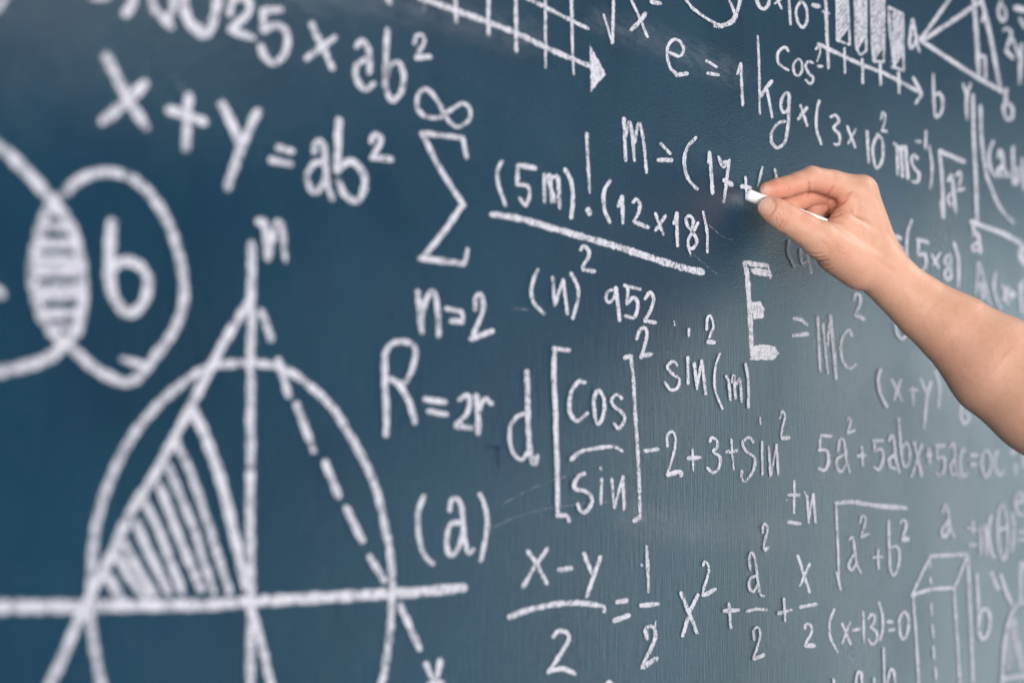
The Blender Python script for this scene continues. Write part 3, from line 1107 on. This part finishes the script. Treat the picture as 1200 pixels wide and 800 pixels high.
def skin_mesh():
    pts, quads = make_hand()
    n = len(pts)
    # vertex normals
    a, b2, c, d = (pts[quads[:, i]] for i in range(4))
    fn = np.cross(c - a, d - b2)
    nrm = np.zeros((n, 3))
    for i in range(4):
        np.add.at(nrm, quads[:, i], fn)
    nrm /= np.linalg.norm(nrm, axis=1)[:, None] + 1e-12
    ctr = body((pts + nrm * 0.5).astype(np.float32))
    if np.median(ctr) < 0:
        nrm = -nrm
        quads = quads[:, ::-1]
    px = pts[:, 0] / pts[:, 2] * FPX + 600
    py = pts[:, 1] / pts[:, 2] * FPX + 400
    view = pts / np.linalg.norm(pts, axis=1)[:, None]
    facing = np.clip(-(nrm * view).sum(1) * 2.5, 0, 1)
    depth = pts[:, 2] - lean(px)
    front = facing * (depth < 1722)
    disp = np.zeros(n)
    crease = np.zeros(n)
    for poly, dep, wid in FOLDS:
        dd, fr = seg_dist(px, py, poly)
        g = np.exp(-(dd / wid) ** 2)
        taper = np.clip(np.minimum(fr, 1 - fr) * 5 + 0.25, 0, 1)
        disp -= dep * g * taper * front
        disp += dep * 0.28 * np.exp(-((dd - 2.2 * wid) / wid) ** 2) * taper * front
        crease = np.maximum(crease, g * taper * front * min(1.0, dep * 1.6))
    # broad forms: tendons, knuckle hollows
    disp += 0.7 * np.exp(-((seg_dist(px, py, Z5(830, 200, 880, 330, 920, 450))[0]) / 9.0) ** 2) * front
    disp -= 0.7 * np.exp(-((seg_dist(px, py, Z5(720, 180, 650, 165))[0]) / 8.0) ** 2) * facing
    disp += 0.9 * np.exp(-((seg_dist(px, py, Z5(560, 500, 700, 600, 780, 700))[0]) / 9.0) ** 2) * front
    # thumb nail: plate on the side of the thumb that looks at the camera
    ux, uy = math.cos(math.radians(33)), math.sin(math.radians(33))     # along the thumb, away from its tip
    s = ((px - NAIL_C[0]) * ux + (py - NAIL_C[1]) * uy)
    t = (-(px - NAIL_C[0]) * uy + (py - NAIL_C[1]) * ux)
    e = (np.abs(s / 9.2) ** 2.6 + np.abs(t / 10.4) ** 2.6) ** (1 / 2.6)
    thumb = front * (px < 935) * (depth < 1701)
    nail = np.clip((1.0 - e) * 7, 0, 1) * thumb
    rim = np.exp(-((e - 1.02) / 0.085) ** 2) * thumb * np.clip((s + 6) / 6, 0, 1)
    disp -= 0.55 * rim
    disp -= 0.25 * nail
    disp += 0.30 * np.exp(-((e - 1.28) / 0.16) ** 2) * thumb * np.clip((s + 2) / 6, 0, 1)
    pts2 = pts + nrm * disp[:, None]
    # flush: fingertips, knuckles and folds are redder than the arm
    def spot(x, y, r):
        return np.exp(-(((px - x) ** 2 + (py - y) ** 2) / r ** 2))
    red = 0.9 * spot(908, 222, 16) + 0.5 * spot(932, 222, 16) + 0.45 * spot(970, 226, 18) + 0.7 * spot(950, 242, 22) + 0.55 * spot(982, 240, 16)
    red += 0.25 * spot(905, 252, 16) + 0.2 * spot(985, 300, 22) + 0.22 * spot(1100, 420, 40)
    red = np.clip(red + 0.7 * crease, 0, 1)
    powder = np.clip(spot(890, 223, 8) + 0.9 * spot(890, 238, 6) + 0.35 * spot(905, 228, 7), 0, 1)
    R3 = np.array(((RGT.x, RGT.y, RGT.z), (-UPV.x, -UPV.y, -UPV.z), (FWD.x, FWD.y, FWD.z)))
    W = (pts2 / 1000.0) @ R3 + np.array(CAM)
    org = W[np.argmax(px)].copy()
    me = bpy.data.meshes.new("person")
    q = quads
    me.vertices.add(n)
    me.vertices.foreach_set("co", (W - org).astype(np.float32).ravel())
    me.loops.add(len(q) * 4)
    me.loops.foreach_set("vertex_index", q.astype(np.int32).ravel())
    me.polygons.add(len(q))
    me.polygons.foreach_set("loop_start", np.arange(0, len(q) * 4, 4, dtype=np.int32))
    me.polygons.foreach_set("use_smooth", np.ones(len(q), dtype=bool))
    me.update(calc_edges=True)
    me.validate()
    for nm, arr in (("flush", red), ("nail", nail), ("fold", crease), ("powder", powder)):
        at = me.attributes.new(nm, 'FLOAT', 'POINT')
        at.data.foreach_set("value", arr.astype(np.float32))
    o = bpy.data.objects.new("person", me)
    o.location = org
    COL.objects.link(o)
    return o


def make_skin_mat():
    m, nt, out = new_mat("skin")
    geo = nd(nt, "ShaderNodeNewGeometry").outputs["Position"]

    def attr(nm):
        a = nd(nt, "ShaderNodeAttribute")
        a.attribute_name = nm
        return a.outputs["Fac"]
    n1 = noise(nt, geo, 28, 4, 0.6)
    n2 = noise(nt, geo, 140, 4, 0.65, off=(2, 3, 1))
    n3 = noise(nt, geo, 900, 2, 0.6)
    base = mixc(nt, ramp(nt, n1, 0.3, 0.7), (0.56, 0.315, 0.215), (0.60, 0.335, 0.243))
    base = mixc(nt, math_n(nt, 'MULTIPLY', ramp(nt, n2, 0.42, 0.72), 0.24), base, (0.46, 0.21, 0.135))
    base = mixc(nt, math_n(nt, 'MULTIPLY', attr("flush"), 0.62), base, (0.57, 0.19, 0.13))
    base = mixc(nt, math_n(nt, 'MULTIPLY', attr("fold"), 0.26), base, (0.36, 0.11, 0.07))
    nl = attr("nail")
    base = mixc(nt, math_n(nt, 'MULTIPLY', nl, 0.8), base, (0.68, 0.40, 0.31))
    base = mixc(nt, math_n(nt, 'MULTIPLY', attr("powder"), ramp(nt, n2, 0.38, 0.66, 0.0, 0.6)), base, (0.74, 0.70, 0.68))
    bs = nd(nt, "ShaderNodeBsdfPrincipled")
    link(nt, base, bs.inputs["Base Color"])
    rough = math_n(nt, 'SUBTRACT', math_n(nt, 'ADD', 0.46, math_n(nt, 'MULTIPLY', n2, 0.12)), math_n(nt, 'MULTIPLY', nl, 0.24))
    link(nt, rough, bs.inputs["Roughness"])
    bs.inputs["Specular IOR Level"].default_value = 0.38
    bs.inputs["Subsurface Weight"].default_value = 0.35
    bs.inputs["Subsurface Radius"].default_value = (1.0, 0.35, 0.18)
    bs.inputs["Subsurface Scale"].default_value = 0.006
    vo = nd(nt, "ShaderNodeTexVoronoi")
    vo.inputs["Scale"].default_value = 750
    link(nt, geo, vo.inputs["Vector"])
    hgt = math_n(nt, 'ADD', math_n(nt, 'MULTIPLY', vo.outputs["Distance"], 0.6), math_n(nt, 'MULTIPLY', n3, 0.5))
    hgt = math_n(nt, 'ADD', hgt, math_n(nt, 'MULTIPLY', n2, 1.6))
    hgt = math_n(nt, 'MULTIPLY', hgt, math_n(nt, 'SUBTRACT', 1.0, nl))
    bp = nd(nt, "ShaderNodeBump")
    bp.inputs["Strength"].default_value = 0.35
    bp.inputs["Distance"].default_value = 0.0006
    link(nt, hgt, bp.inputs["Height"])
    link(nt, bp.outputs[0], bs.inputs["Normal"])
    link(nt, bs.outputs[0], out.inputs[0])
    return m


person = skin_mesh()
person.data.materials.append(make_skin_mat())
tag(person, "bare right forearm and hand writing on the board with a piece of chalk", "person")
